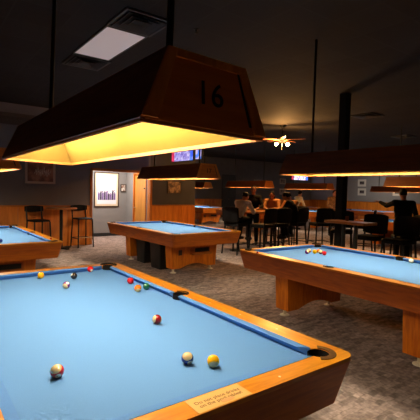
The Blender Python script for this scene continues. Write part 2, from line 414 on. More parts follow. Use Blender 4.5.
# ------------------------------------------------------------------ pool table
HL, HW, CW_, WW = 1.27, .635, .043, .125
BC, AC = HW + CW_, HL + CW_; BO, AO = BC + WW - .003, AC + .106
ZR, ZB = .80, .762
CP = [(sx * .665, sy * 1.300) for sx, sy in ((1, 1), (-1, 1), (-1, -1), (1, -1))]; RC = .054
SP = [(.695, 0), (-.695, 0)]; RS = .056
def rrect(hx, hy, r, n=8):
    out = []
    for cx, cy, a0 in ((hx - r, hy - r, 0), (-hx + r, hy - r, 90), (-hx + r, -hy + r, 180), (hx - r, -hy + r, 270)):
        for k in range(n + 1):
            a = math.radians(a0 + 90 * k / n); out.append((cx + r * math.cos(a), cy + r * math.sin(a)))
    return out
def arc(c, r, a0, a1, n=14): return [(c[0] + r * math.cos(math.radians(a0 + (a1 - a0) * k / n)), c[1] + r * math.sin(math.radians(a0 + (a1 - a0) * k / n))) for k in range(n + 1)]
def inner_loop():
    dx, dy = BC - .665, AC - 1.300
    a0 = -math.degrees(math.acos(dx / RC)); a1 = 180 - math.degrees(math.asin(dy / RC))
    s0 = -(180 - math.degrees(math.acos((.695 - BC) / RS)))
    q = arc(SP[0], RS, s0, -s0) + arc(CP[0], RC, a0, a1)
    q2 = [(-x, y) for x, y in reversed(arc(CP[0], RC, a0, a1))]
    left = [(-x, y) for x, y in reversed(arc(SP[0], RS, s0, -s0))]
    q3 = [(-x, -y) for x, y in arc(CP[0], RC, a0, a1)]
    q4 = [(x, -y) for x, y in reversed(arc(CP[0], RC, a0, a1))]
    return q + q2 + left + q3 + q4
def bed_loop():
    X, Y = BC + .015, AC + .015
    out = []
    dx, dy = X - .665, Y - 1.300
    a0 = -math.degrees(math.acos(dx / .0535)); a1 = 180 - math.degrees(math.asin(dy / .0535))
    cor = arc(CP[0], .0535, a0, a1 - 360)
    sd = arc(SP[0], .056, -92, -268)
    out += sd + cor + [(-x, y) for x, y in reversed(cor)] + [(-x, y) for x, y in reversed(sd)] + [(-x, -y) for x, y in cor] + [(x, -y) for x, y in reversed(cor)]
    return out
def cushion(parent, p0, p1, outward, ext0, ext1):
    """p0-p1 is the nose line; the back line is longer or shorter by ext"""
    p0, p1, o = Vector(p0), Vector(p1), Vector(outward); d = (p1 - p0).normalized()
    prof = [(0, .798), (.002, .792), (.030, .7625), (CW_, .7625), (CW_, .8015), (.018, .8015)]
    loops = []
    for p, e, sg in ((p0, ext0, -1), (p1, ext1, 1)):
        loops.append([tuple(p + o * t + d * sg * e * (t / CW_)) + (z,) for t, z in prof])
    m = MB(); m.loft(loops); return m.build('cushion', M['cushion'], parent, 30)
def make_table(label):
    t = thing('pool_table', label, 'pool table', (0, 0, 0), 0, 'pool tables in the hall')
    m = MB(); m.prism(bed_loop(), ZB - .03, ZB); m.build('playing_bed', M['cloth'], t)
    # rail top: four mitred oak boards
    m = MB(); m.prism(rrect(BO, AO, .06), ZR - .02, ZR, [inner_loop()])
    for f in m.bm.faces:
        c = f.calc_center_median(); f.material_index = 1 if abs(c.y) > AC - .02 else 0
    # split faces crossing the end boards
    m.bm.free(); m = MB()
    outer = rrect(BO, AO, .06); inn = inner_loop()
    m.prism(outer, ZR - .02, ZR, [inn])
    for yy in (AC - .002, -AC + .002):
        bmesh.ops.bisect_plane(m.bm, geom=m.bm.verts[:] + m.bm.edges[:] + m.bm.faces[:], plane_co=(0, yy, 0), plane_no=(0, 1, 0))
    for f in m.bm.faces: f.material_index = 1 if abs(f.calc_center_median().y) > AC - .002 else 0
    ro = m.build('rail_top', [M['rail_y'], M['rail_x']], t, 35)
    # sights
    for s in (-1, 1):
        for k in (-3, -2, -1, 1, 2, 3):
            m = MB(); m.lathe([(.0065, ZR), (.0065, ZR + .0008)], (s * (BC + .06), k * HL / 4, 0), 12); m.build('diamond_sight', M['diamond'], t)
        for k in (-1, 0, 1):
            if k == 0 and s == -1: continue
            m = MB(); m.lathe([(.0065, ZR), (.0065, ZR + .0008)], (k * HW / 2, s * (AC + .06), 0), 12); m.build('diamond_sight', M['diamond'], t)
    # cushions
    cn, ce, sn = .082, .052, .064
    for s in (-1, 1):
        cushion(t, (-HW + cn, s * HL), (HW - cn, s * HL), (0, s), ce, ce)
        cushion(t, (s * HW, sn), (s * HW, HL - cn), (s, 0), .011, ce)
        cushion(t, (s * HW, -HL + cn), (s * HW, -sn), (s, 0), ce, .011)
    # pockets
    for i, c in enumerate(CP + SP):
        r = RC if i < 4 else RS
        m = MB(); m.lathe([(r - .001, ZR - .004), (r - .003, ZR - .08), (r * .8, ZR - .17), (r * .7, ZR - .17), (r - .007, ZR - .08), (r - .006, ZR - .004)], (c[0], c[1], 0), 24, cap=False)
        m.lathe([(r * .75, ZR - .17), (r * .75, ZR - .165)], (c[0], c[1], 0), 24)
        lo = m.build('pocket', M['black'], t, True)
        if i < 4: a = math.degrees(math.atan2(c[1], c[0])); a = {(1, 1): 45, (-1, 1): 135, (-1, -1): 225, (1, -1): 315}[(c[0] > 0) * 2 - 1, (c[1] > 0) * 2 - 1]; sp = 88
        else: a = 0 if c[0] > 0 else 180; sp = 80
        ri, rw = r - .001, (.032 if i < 4 else .012)
        out = arc(c, ri + rw, a - sp, a + sp, 24) + arc(c, ri, a + sp, a - sp, 24)
        # keep the rim outside of the cushions
        m = MB(); m.prism(out, ZR - .001, ZR + (.011 if i in (0, 1) else .0035)); m.build('pocket_rim', M['black'] if i in (0, 1, 4, 5) else M['leather'], lo, bevel=.0012)
    # aprons, sloping inward
    n = 8; top = rrect(BO, AO, .06, n); bot = rrect(BO - .05, AO - .05, .05, n)
    topi = rrect(BO - .022, AO - .022, .05, n); boti = rrect(BO - .072, AO - .072, .04, n)
    N = len(top); q = n + 1; h = q // 2
    for k in range(4):
        idx = [(k * q + h + j) % N for j in range(q + 1)]
        m = MB()
        loops = [[(*top[i], ZR - .0205) for i in idx], [(*bot[i], .565) for i in idx], [(*boti[i], .565) for i in idx], [(*topi[i], ZR - .0205) for i in idx]]
        rs = [[m.bm.verts.new(p) for p in l] for l in loops]
        for a in range(4):
            b = (a + 1) % 4
            for j in range(len(idx) - 1): m.face((rs[a][j], rs[a][j + 1], rs[b][j + 1], rs[b][j]))
        m.face([rs[a][0] for a in range(4)]); m.face([rs[a][-1] for a in range(4)][::-1])
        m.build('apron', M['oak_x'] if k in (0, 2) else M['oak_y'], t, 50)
    bx('underframe', (-.58, .58, -1.2, 1.2, .60, .731), M['oak_y'], t)
    # pedestals with an arched foot
    for s in (-1, 1):
        m = MB()
        pts = [(-.55, .60), (-.515, .088), (-.33, .088)] + [(-.33 + .66 * k / 12, .088 + .075 * math.sin(PI * k / 12)) for k in range(1, 12)] + [(.33, .088), (.515, .088), (.55, .60)]
        y0, y1 = sorted((s * .955, s * .74))
        m.prism(pts, y0, y1, plane='xz'); p = m.build('pedestal', M['oak_z'], t, bevel=.004)
        for sx in (-1, 1):
            m = MB(); c = (sx * .44, s * .87, 0)
            m.lathe([(.062, 0), (.062, .008), (.05, .016), (.02, .02), (.02, .095)], c, 18); m.build('foot', M['footmetal'], p, True)
    # ball return in the near end
    m = MB(); m.box(-.12, .36, -.960, -.954, .33, .47); b = m.build('ball_return', M['oak_x'], t)
    m = MB(); m.box(.0, .34, -.963, -.960, .38, .455); m.build('ball_slot_shade', M['ink'], b)  # flat black plate, paints in the dark of the recess
    m = MB(); m.box(-.08, .36, -1.03, -.955, .335, .352); m.box(-.08, .36, -1.03, -1.02, .352, .372); m.build('ball_tray', M['trim_x'], b, bevel=.003)
    m = MB(); m.box(-.38, -.30, -.960, -.954, .34, .44); m.build('score_panel', M['frame_dark'], t)
    return t
tab = make_table('large pool table in front with balls scattered over its blue cloth')
tables = [
    ((3.349, .10, 0), -.030, 'pool table on the right holding a cluster of balls and a white cue ball'),
    ((3.485, 4.82, 0), .018, 'pool table in the middle with two black bins under it and no balls'),
    ((.01, 4.70, 0), .009, 'pool table at the left edge beside the wall with bar stools'),
    ((10.45, 13.6, 0), 0, 'distant pool table right of the wall end, under the smallest hanging lamp'),
    ((10.4, 9.8, 0), 0, 'distant pool table behind the people sitting at the bar table'),
    ((13.6, 9.6, 0), 0, 'distant pool table the person in the pale shirt leans over'),
    ((17.2, 13.6, 0), 0, 'farthest pool table, beyond the person in the pale shirt'),
    ((17.3, 8.9, 0), 0, 'distant pool table in front of the wood panelling right of the black column'),
    ((11.0, 3.4, 0), 0, 'pool table partly hidden behind the person in black at the right'),
]
for loc, rz, lab in tables:
    o = dup(tab, loc, rz, lab)
    for pk in kids(o):
        if pk.name.startswith('pocket'):
            for rm in kids(pk): rm.material_slots[0].link = 'OBJECT'; rm.material_slots[0].material = M['black']
# notice plate on the near end rail of the front table
pl = bx('notice_plate', (-.125, .125, -AO + .004, -AC - .006, ZR, ZR + .0015), M['plate'], tab, bevel=.0005)
pl['label'] = 'pale plate reading do not place drinks on the pool tables'
text_mesh('lettering', 'Do not place drinks\non the pool tables!', .026, M['plateink'], pl, Matrix.Translation((0, -AC - .056, ZR + .0017)), extrude=.0002, line=.95)
m = MB(); m.prism([(.032 * math.cos(a) + .02, -AO + .024 + .011 * math.sin(a)) for a in [2 * PI * k / 24 for k in range(24)]], ZR + .0012, ZR + .0021)
m.build('emblem', plain('pale_emblem', srgb(206, 150, 96), .35), pl)

# ------------------------------------------------------------------ table lamps
LL, LW, lL, lW, LH = 2.44, .58, 2.39, .36, .27
def make_lamp(label, loc):
    t = thing('billiard_lamp', label, 'hanging lamp', loc, 0, 'wooden lamps over the pool tables')
    def quadpanel(P, th, mat, name):
        P = [Vector(p) for p in P]; n = (P[1] - P[0]).cross(P[3] - P[0]).normalized()
        m = MB(); m.loft([P, [p - n * th for p in P]]); return m.build(name, mat, t)
    b = [(-LW / 2, -LL / 2, 0), (LW / 2, -LL / 2, 0), (LW / 2, LL / 2, 0), (-LW / 2, LL / 2, 0)]
    tp = [(-lW / 2, -lL / 2, LH), (lW / 2, -lL / 2, LH), (lW / 2, lL / 2, LH), (-lW / 2, lL / 2, LH)]
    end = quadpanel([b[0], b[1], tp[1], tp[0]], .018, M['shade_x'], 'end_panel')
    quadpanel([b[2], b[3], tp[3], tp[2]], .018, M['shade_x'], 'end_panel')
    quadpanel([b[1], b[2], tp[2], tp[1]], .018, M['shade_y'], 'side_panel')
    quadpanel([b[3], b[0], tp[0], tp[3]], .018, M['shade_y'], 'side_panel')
    bx('top_board', (-lW / 2 + .004, lW / 2 - .004, -lL / 2 + .004, lL / 2 - .004, LH - .014, LH - .001), M['shade_y'], t)
    # reflector liner
    def ins(p, d): return (p[0] - math.copysign(d, p[0]), p[1] - math.copysign(d, p[1]), p[2])
    bi = [ins(p, .021) for p in b]; ti = [ins(p, .023) for p in tp]; ti = [(p[0], p[1], LH - .02) for p in ti]
    m = MB(); m.loft([bi, ti], cap=False); m.face([m.bm.verts.new(p) for p in ti][::-1]); m.build('reflector', M['reflector'], t, normals=False)
    # lip around the opening
    m = MB(); o2 = [ins(p, -.006) for p in b]; i2 = [ins(p, .024) for p in b]
    m.loft([[(p[0], p[1], -.012) for p in o2], [(p[0], p[1], .008) for p in o2], [(p[0], p[1], .008) for p in i2], [(p[0], p[1], -.012) for p in i2]], cap=False)
    rs = m.bm.verts[:]; 
    for i in range(4): m.face((rs[12 + i], rs[12 + (i + 1) % 4], rs[(i + 1) % 4], rs[i]))
    m.build('bottom_lip', M['lip'], t)
    # end face: applied corner boards, top board
    y0 = -LL / 2; k = (lL - LL) / 2 / LH  # end slope
    def ep(u, v, off=.0):  # u across -1..1, v 0..1 up
        hw = LW / 2 + (lW - LW) / 2 * v; return (u * hw, -LL / 2 + (LL - lL) / 2 * v - off, v * LH)
    def strip(name, u0, u1, v0, v1, mat, off=.010, lift=.0):
        P = [ep(u0, v0, lift), ep(u1, v0, lift), ep(u1, v1, lift), ep(u0, v1, lift)]; Q = [ep(u0, v0, off), ep(u1, v0, off), ep(u1, v1, off), ep(u0, v1, off)]
        m = MB(); m.loft([P, Q]); return m.build(name, mat, end, bevel=.002)
    strip('corner_board', -.995, -.78, .02, .995, M['shade_trim'])
    strip('corner_board', .78, .995, .02, .995, M['shade_trim'])
    strip('top_rail', -.78, .78, .88, .995, M['shade_trim'])
    strip('dark_inlay', .72, .775, .12, .90, M['ink'], .004)
    # tubes
    for s in (-1, 1):
        for yy in (-.58, .58):
            m = MB(); m.tube([(s * .085, yy - .55, LH - .11), (s * .085, yy + .55, LH - .11)], .014, 8); m.build('tube', M['tube'], t, True)
    # hanging rods with ceiling canopies
    for yy in (-.9, .9):
        m = MB(); m.tube([(0, yy, LH - .002), (0, yy, H - loc[2] + .0)], .016, 12)
        m.lathe([(.05, LH), (.05, LH + .01)], (0, yy, 0), 16); r = m.build('hanging_rod', M['blackmetal'], t, True)
    return t, end
PW = 44; LC = (1, .88, .68)
def number(end, s):
    mt = Matrix.Translation((.004, -LL / 2 + (LL - lL) / 2 * .47 - .002, LH * .47)) @ Matrix.Rotation(math.radians(90) - math.atan2((LL - lL) / 2, LH) * 1, 4, 'X')
    return text_mesh('number', s, .128, M['ink'], end, mt, .002, spacing=1.05)
lamp0, e0 = make_lamp('big wooden lamp marked 16 hanging over the front pool table', (-.029, -.0725, 1.7984))
lamps = [
    ((3.38, .1, 1.83), 'long wooden lamp hanging over the pool table on the right', None),
    ((3.62, 4.85, 1.822), 'wooden lamp marked 17 hanging over the middle pool table', '17'),
    ((.02, 4.7, 1.815), 'wooden lamp cut by the left edge, over the left pool table', None),
    ((10.5, 14.2, 1.72), 'smallest distant wooden lamp right of the wall end, below lamp 17', None),
    ((10.5, 10.1, 1.77), 'distant wooden lamp just above the heads of the seated people', None),
    ((13.6, 9.5, 1.77), 'distant wooden lamp above the person in the pale shirt', None),
    ((17.6, 7.5, 1.75), 'distant small wooden lamp beside the two stacked far pictures', None),
    ((10.5, 2.7, 1.85), 'wooden lamp with lit end above the person in black', None),
]
for loc, lab, num in lamps:
    L_ = dup(lamp0, loc, 0, lab)
    if num: number([k for k in kids(L_) if k.name.startswith('end_panel')][0], num)
    for k in kids(L_):
        if k.name.startswith('hanging_rod'): pass
number(e0, '16')
lamp0.rotation_euler = (-.0056, .0262, .0063)
# rods of the copies reach a ceiling that is a little nearer or farther: give each its own mesh
for o in [o for o in bpy.data.objects if o.name.startswith('hanging_rod') and o.parent != lamp0]:
    dz = H - o.parent.location.z
    me = o.data.copy(); o.data = me
    for v in me.vertices:
        if v.co.z > 1: v.co.z = dz

# ------------------------------------------------------------------ balls
RB = .02858
ballmesh = {}
def ball(name, mat, x, y, z, pole, spot, label, group, num=None):
    """pole / spot are directions (right, up) seen from the camera, each within the unit disc"""
    P = Vector((x, y, z)); v = (CAM - P).normalized(); r = R - v * R.dot(v); r.normalize(); u = v.cross(r)
    def vec(p):
        a, b = p; return (r * a + u * b + v * math.sqrt(max(0, 1 - a * a - b * b))).normalized()
    zz = vec(pole); xx = vec(spot) if spot else -v; xx = (xx - zz * xx.dot(zz)).normalized(); yy = zz.cross(xx)
    m = MB(); m.sphere((0, 0, 0), RB, 32, 20); o = m.build('billiard_ball', mat, None, 'all')
    o.matrix_world = Matrix.Translation(P) @ Matrix((xx, yy, zz)).transposed().to_4x4()
    tag(o, label, 'ball', group)
    if num:
        # curved digits lying on the ball around +x
        n = text_mesh('number', num, .0125, M['ink'], o, Matrix(), 0, offset=.0003)
        bm = bmesh.new(); bm.from_mesh(n.data); bmesh.ops.subdivide_edges(bm, edges=bm.edges[:], cuts=1)
        for q in bm.verts:
            d = Vector((1, q.co.x / RB, q.co.y / RB)).normalized(); q.co = d * (RB + .00025)
        bm.to_mesh(n.data); bm.free()
    return o
cols = dict(yellow=srgb(244, 172, 14), blue=srgb(24, 42, 130), red=srgb(196, 18, 24), purple=srgb(104, 30, 110), orange=srgb(230, 110, 14), green=srgb(8, 88, 56), maroon=srgb(128, 16, 18), black=(.012, .010, .012, 1))
BM = {}
def bmat(c, s):
    if (c, s) not in BM: BM[c, s] = ball_mat('ball_%s_%s' % (c, 'stripe' if s else 'solid'), cols[c], s)
    return BM[c, s]
BM['cue', 0] = plain('ball_cue', srgb(244, 226, 190), .12, coat=.5)
zb = ZB + RB; G1 = 'balls on the front pool table'; G2 = 'balls on the right pool table'
ball('a', bmat('yellow', 0), -.005, 1.187, zb, (0, .9), None, 'solid yellow ball close to the far left cushion of the front table', G1)
ball('a', bmat('purple', 1), .073, .719, zb, (-.45, -.55), (.3, .5), 'purple and cream striped ball below the black ball', G1)
ball('a', bmat('black', 0), .233, 1.022, zb, (.6, .3), (-.45, .5), 'black ball between the purple striped ball and the far cushion', G1)
ball('a', bmat('red', 0), .46, 1.24, zb, (0, .9), (.45, -.75), 'red ball touching the far end cushion left of the corner pocket', G1)
ball('a', bmat('red', 0), .576, .6, zb, (0, .9), None, 'red ball beside the right cushion, just past the orange one', G1)
ball('a', bmat('orange', 1), .512, .332, zb, (.1, -.85), None, 'orange striped ball next to the green ball', G1)
ball('a', bmat('green', 0), .598, .353, zb, (0, .9), None, 'solid green ball resting against the right cushion', G1)
ball('a', bmat('maroon', 1), .266, -.417, zb, (-.93, .1), None, 'striped ball with an upright dark red band, alone at mid table', G1)
ball('a', bmat('red', 1), -.427, -.793, zb, (-.32, .52), (.15, -.55), 'red striped ball with number 11 alone on the near left cloth', G1, '11')
ball('a', bmat('blue', 1), .108, -.988, zb, (-.02, .56), (.38, -.62), 'dark blue striped ball with number 10 beside the yellow striped ball', G1, '10')
ball('a', bmat('yellow', 1), .191, -1.078, zb, (.1, -.86), None, 'yellow striped ball nearest to the near end rail', G1)
ball('a', bmat('purple', 1), 3.328, .981, zb, (.7, .55), None, 'purple striped ball at the left of the cluster on the right table', G2)
ball('a', bmat('red', 1), 3.455, 1.05, zb, (.1, .6), None, 'cream and red striped ball behind the purple one in the cluster', G2)
ball('a', bmat('yellow', 0), 3.455, .955, zb, (0, .9), None, 'solid yellow ball in the middle of the cluster on the right table', G2)
ball('a', bmat('orange', 1), 3.55, .965, zb, (.5, -.7), None, 'orange striped ball behind the yellow one in the cluster', G2)
ball('a', bmat('maroon', 1), 3.495, .885, zb, (-.2, .6), None, 'cream and maroon striped ball second from the right in the cluster', G2)
ball('a', bmat('red', 0), 3.45, .793, zb, (0, .9), None, 'solid red ball at the right end of the cluster on the right table', G2)
ball('a', BM['cue', 0], 3.945, -.107, zb, (0, .9), (.2, .2), 'white cue ball near the far side pocket of the right table', G2)
ball('a', bmat('blue', 0), .095, 3.805, zb, (0, .9), None, 'solid blue ball on the left pool table at the left edge', 'ball on the left pool table')
def chalk(x, y, label):
    t = thing('chalk_cube', label, 'chalk', (x, y, ZR), .3, 'chalk cubes on the rails')
    bx('wrapper', (-.011, .011, -.011, .011, 0, .019), M['chalkred'], t, bevel=.001)
    m = MB(); m.lathe([(.0105, .019), (.0105, .022), (.006, .0205)], (0, 0, 0), 16); m.build('chalk_face', M['chalkblue'], t)
chalk(2.60, 1.17, 'red chalk cube on the near rail of the right table')
chalk(.735, 3.62, 'red chalk cube on the rail corner of the left table')

# ------------------------------------------------------------------ bins under the middle table
def waste_bin(x, y, w, d, h, label):
    t = thing('waste_bin', label, 'bin', (x, y, 0), 0, 'black bins under the middle table')
    m = MB(); a, b = w / 2, d / 2
    def rr(s, z, k=0): return [(p[0], p[1], z) for p in rrect(a * s - k, b * s - k, .03, 4)]
    m.loft([rr(.86, 0), rr(1, h), rr(1, h, .006), rr(.86, .012, .006)], cap=False)
    rs = [m.bm.verts.new(p) for p in rr(.86, 0)]; m.face(rs[::-1]); rs = [m.bm.verts.new(p) for p in rr(.86, .012, .006)]; m.face(rs)
    m.build('body', M['bin'], t, 40)
    m = MB(); q = [rr(1.0, h - .035, -.012), rr(1.0, h + .004, -.012), rr(1.0, h + .004, .0), rr(1.0, h - .035, -.001)]; m.loft(q + [q[0]], cap=False); m.build('rim', M['bin'], t, 40)
waste_bin(3.2, 5.28, .34, .40, .50, 'black waste bin under the middle table, the one farther left')
waste_bin(3.15, 4.53, .34, .44, .52, 'black waste bin under the middle table beside its right pedestal')

# ------------------------------------------------------------------ bar tables and stools
def round_bar_table(x, y, label):
    t = thing('bar_table', label, 'bar table', (x, y, 0))
    m = MB(); m.lathe([(.37, 1.02), (.385, 1.025), (.385, 1.05), (.375, 1.055)], (0, 0, 0), 40); m.build('tabletop', M['bartop'], t, 30)
    m = MB(); m.lathe([(.04, .03), (.04, 1.005), (.15, 1.005), (.15, 1.02)], (0, 0, 0), 20); m.build('post', M['blackmetal'], t, 30)
    m = MB()
    for k in range(2): m.obox((0, 0, .02), (math.cos(k * PI / 2 + .4), math.sin(k * PI / 2 + .4), 0), (-math.sin(k * PI / 2 + .4), math.cos(k * PI / 2 + .4), 0), (0, 0, 1), .28, .035, .02)
    m.build('base', M['blackmetal'], t, bevel=.005)
round_bar_table(2.15, 7.93, 'round wooden bar table on a black post between the two stools')
def make_stool(label):
    """bar stool, local +y is the back"""
    t = thing('bar_stool', label, 'stool', (0, 0, 0), 0, 'black bar stools with backs')
    m = MB(); m.loft([[(p[0], p[1], z) for p in rrect(.205 - k, .20 - k, .05, 5)] for z, k in ((.735, .01), (.742, 0), (.765, 0), (.775, .012), (.778, .05))]); m.build('seat', M['vinyl'], t, 40)
    for sx in (-1, 1):
        m = MB(); m.obox((0, 0, 0), (1, 0, 0), (0, 1, 0), (0, 0, 1), 0, 0, 0); m.bm.free(); m = MB()
        q = .012
        def bar(m, a, b, w=q):
            a, b = Vector(a), Vector(b); m.tube([a, b], w, 6)
        bar(m, (sx * .215, -.215, 0), (sx * .19, -.18, .74), .0175); m.build('front_leg', M['blackmetal'], t)
        m = MB(); m.tube([(sx * .215, .225, 0), (sx * .19, .18, .72), (sx * .19, .215, .9), (sx * .185, .245, 1.08)], .0175, 6); m.build('rear_leg', M['blackmetal'], t)
        m = MB(); bar(m, (sx * .207, -.204, .24), (sx * .207, .213, .24), .010); m.build('side_stretcher', M['blackmetal'], t)
    m = MB(); m.box(-.2, .2, -.214, -.188, .25, .272); m.build('foot_rail', wood('pale_foot_rail', srgb(150, 110, 70), srgb(190, 146, 96), 'x'), t, bevel=.003)
    m = MB(); bar(m, (-.207, .213, .24), (.207, .213, .24), .010); m.build('rear_stretcher', M['blackmetal'], t)
    # curved back band
    n = 12; out = []
    for k in range(n + 1):
        a = -1 + 2 * k / n; out.append((a * .235, .215 + .05 * (1 - a * a), a))
    loops = []
    for x, y, a in out:
        z0, z1 = .945 + .03 * a * a, 1.11 - .02 * a * a; loops.append([(x, y, z0), (x, y + .016, z0 + .004), (x, y + .02, z1), (x, y + .004, z1)])
    m = MB(); m.loft(loops); m.build('backrest', M['vinyl'], t, 40, bevel=.003)
    return t
stool = make_stool('black bar stool left of the round bar table')
stool.location = (1.54, 7.66, 0); stool.rotation_euler = (0, 0, .25)
dup(stool, (2.75, 8.08, 0), .12, 'black bar stool between the round bar table and the alcove corner')
def make_chair(label):
    t = thing('bar_chair', label, 'bar chair', (0, 0, 0), 0, 'black padded bar chairs')
    m = MB(); m.loft([[(p[0], p[1], z) for p in rrect(.235 - k, .225 - k, .06, 5)] for z, k in ((.70, .012), (.71, 0), (.765, 0), (.785, .015), (.79, .06))]); m.build('seat', M['vinyl'], t, 40)
    loops = []
    for k in range(9):
        a = -1 + k / 4; x = a * .245; y = .235 + .035 * (1 - a * a); e = .03 * a ** 4
        loops.append([(x, y - .02, .80 + e), (x, y + .03, .80 + e), (x, y + .06, 1.19 - e), (x, y + .02, 1.20 - e)])
    m = MB(); m.loft(loops); m.build('backrest', M['vinyl'], t, 40, bevel=.012)
    for sx in (-1, 1):
        m = MB(); m.tube([(sx * .235, -.225, 0), (sx * .20, -.19, .71)], .02, 8); m.build('front_leg', M['blackmetal'], t)
        m = MB(); m.tube([(sx * .235, .26, 0), (sx * .20, .20, .70), (sx * .20, .235, .84)], .02, 8); m.build('rear_leg', M['blackmetal'], t)
        m = MB(); m.tube([(sx * .222, -.212, .27), (sx * .222, .242, .27)], .013, 6); m.build('side_stretcher', M['blackmetal'], t)
    m = MB(); m.tube([(-.222, -.212, .27), (.222, -.212, .27)], .013, 6); m.build('foot_rail', M['blackmetal'], t)
    return t
chair = make_chair('proto')
chair_used = []
# people's bar table and the ledge table
def long_bar_table(x, y, lx, ly, label, top):
    t = thing('bar_table', label, 'bar table', (x, y, 0))
    m = MB(); m.loft([[(p[0], p[1], z) for p in rrect(lx / 2, ly / 2, .05, 5)] for z in (top - .045, top)]); m.build('tabletop', M['bartop'], t, 30, bevel=.004)
    along = lx > ly
    for s in (-1, 1):
        cx, cy = (s * (lx / 2 - .35), 0) if along else (0, s * (ly / 2 - .3))
        m = MB(); m.lathe([(.035, .03), (.035, top - .046)], (cx, cy, 0), 16); m.build('post', M['blackmetal'], t, 30)
        m = MB(); m.lathe([(.23, 0), (.23, .012), (.05, .03)], (cx, cy, 0), 28); m.build('base', M['blackmetal'], t, 30)
    return t
long_bar_table(6.75, 5.62, 1.95, .8, 'long wooden bar table the group of people sits around', 1.055)
long_bar_table(5.58, 1.86, .44, .86, 'narrow wooden bar table in front of the black column', 1.08)
m = MB(); m.lathe([(.03, 0), (.034, .06), (.034, .09), (.028, .09), (.026, .012)], (0, 0, 0), 16); jar = m.build('candle_jar', plain('amber_jar', srgb(150, 84, 26), .2), None, True, loc=(5.62, 1.95, 1.08)); tag(jar, 'small amber jar on the narrow bar table by the column', 'jar')
SG = 'black bar stools with backs'
for x, y, rz, lab in (
    (8.08, 4.49, 2.75, 'black bar stool standing alone between the seated group and the column'),
    (5.72, 5.25, 1.82, 'black bar stool at the left end of the group table'),
    (7.42, 4.80, 3.3, 'black bar stool under the dark clad person leaning on the group table'),
    (8.04, 6.21, -0.96, 'black bar stool at the far right corner of the group table'),
    (8.09, 5.36, -1.53, 'black bar stool at the right end of the group table'),
    (6.25, 1.28, -1.62, 'black bar stool behind the narrow bar table, right of the column'),
    (6.30, 1.90, -1.45, 'black bar stool behind the narrow bar table, closest to the column'),
    (7.05, 1.55, -2.2, 'black bar stool in front of the person in black at the right'),
    (6.90, 2.95, -1.0, 'black bar stool behind the black column'),
    (8.6, 3.5, -2.6, 'black bar stool farther back, between the column and the person in black'),
    (6.72, 4.78, 3.0, 'black bar stool before the group table, next to the bent person'),
    (6.12, 4.72, 3.3, 'black bar stool before the group table, next to the person in grey'),
    (6.75, .75, -2.6, 'black bar stool right of the narrow bar table, nearest the cue ball'),
    (8.6, 12.6, 1.2, 'distant black bar stool in front of the pool table past the wall end'),
):
    lab = lab.replace('bar stool', 'padded bar chair')
    if not chair_used: chair.location = (x, y, 0); chair.rotation_euler = (0, 0, rz); chair['label'] = lab; chair_used.append(1)
    else: dup(chair, (x, y, 0), rz, lab)

# ------------------------------------------------------------------ pictures and screens
def picture(name, label, loc, rz, w, h, frame_mat, art_mat, border=.05, mount=.0, group=None, extra=None, mount_mat=None):
    """flat picture, local x across, local z up, faces local -y; origin at its centre on the wall"""
    t = thing(name, label, 'picture', loc, rz, group)
    m = MB(); a, c = w / 2, h / 2; b = border
    for q in ((-a, a, -c, -c + b), (-a, a, c - b, c), (-a, -a + b, -c + b, c - b), (a - b, a, -c + b, c - b)): m.box(q[0], q[1], -.03, -.001, q[2], q[3])
    m.build('frame', frame_mat, t, bevel=.003)
    if mount: bx('mount', (-a + b, a - b, -.010, -.002, -c + b, c - b), mount_mat or M['mat_white'], t)
    k = b + mount
    bx('artwork', (-a + k, a - k, -.014, -.0105 if mount else -.002, -c + k, c - k), art_mat, t)
    if extra: extra(t)
    return t
def art(name, c0, c1, scale=6, c2=None, stretch=(1, 1, 1)):
    m, nt, b = new_mat(name); L = nt.links.new; N = nt.nodes.new
    tc = N('ShaderNodeTexCoord'); mp = N('ShaderNodeMapping'); mp.inputs['Scale'].default_value = stretch; n = N('ShaderNodeTexNoise'); n.inputs['Scale'].default_value = scale; n.inputs['Detail'].default_value = 5
    r = N('ShaderNodeValToRGB'); r.color_ramp.elements[0].color = c0; r.color_ramp.elements[1].color = c1; r.color_ramp.elements[0].position = .42; r.color_ramp.elements[1].position = .6
    if c2: e = r.color_ramp.elements.new(.52); e.color = c2
    L(tc.outputs['Object'], mp.inputs[0]); L(mp.outputs[0], n.inputs['Vector']); L(n.outputs['Fac'], r.inputs['Fac']); L(r.outputs['Color'], b.inputs['Base Color']); b.inputs['Roughness'].default_value = .5
    return m
def scribble(t):
    m = MB()
    for k in range(7):
        x = -.14 + .05 * k; z = -.04 + .05 * math.sin(k * 2.1)
        m.tube([(x, -.016, z), (x + .03, -.016, z + .12), (x + .05, -.016, z - .03), (x + .085, -.016, z + .06)], .007, 5)
    m.build('white_drawing', plain('pale_drawing', srgb(226, 206, 186), .6), t)
picture('framed_picture', 'dark brown picture in a taupe frame on the wall above the bar stool', (1.755, YB, 1.95), 0, .74, .60, M['frame_silver'], art('brown_print', srgb(112, 70, 54), srgb(166, 114, 88), 5), .055, extra=scribble)
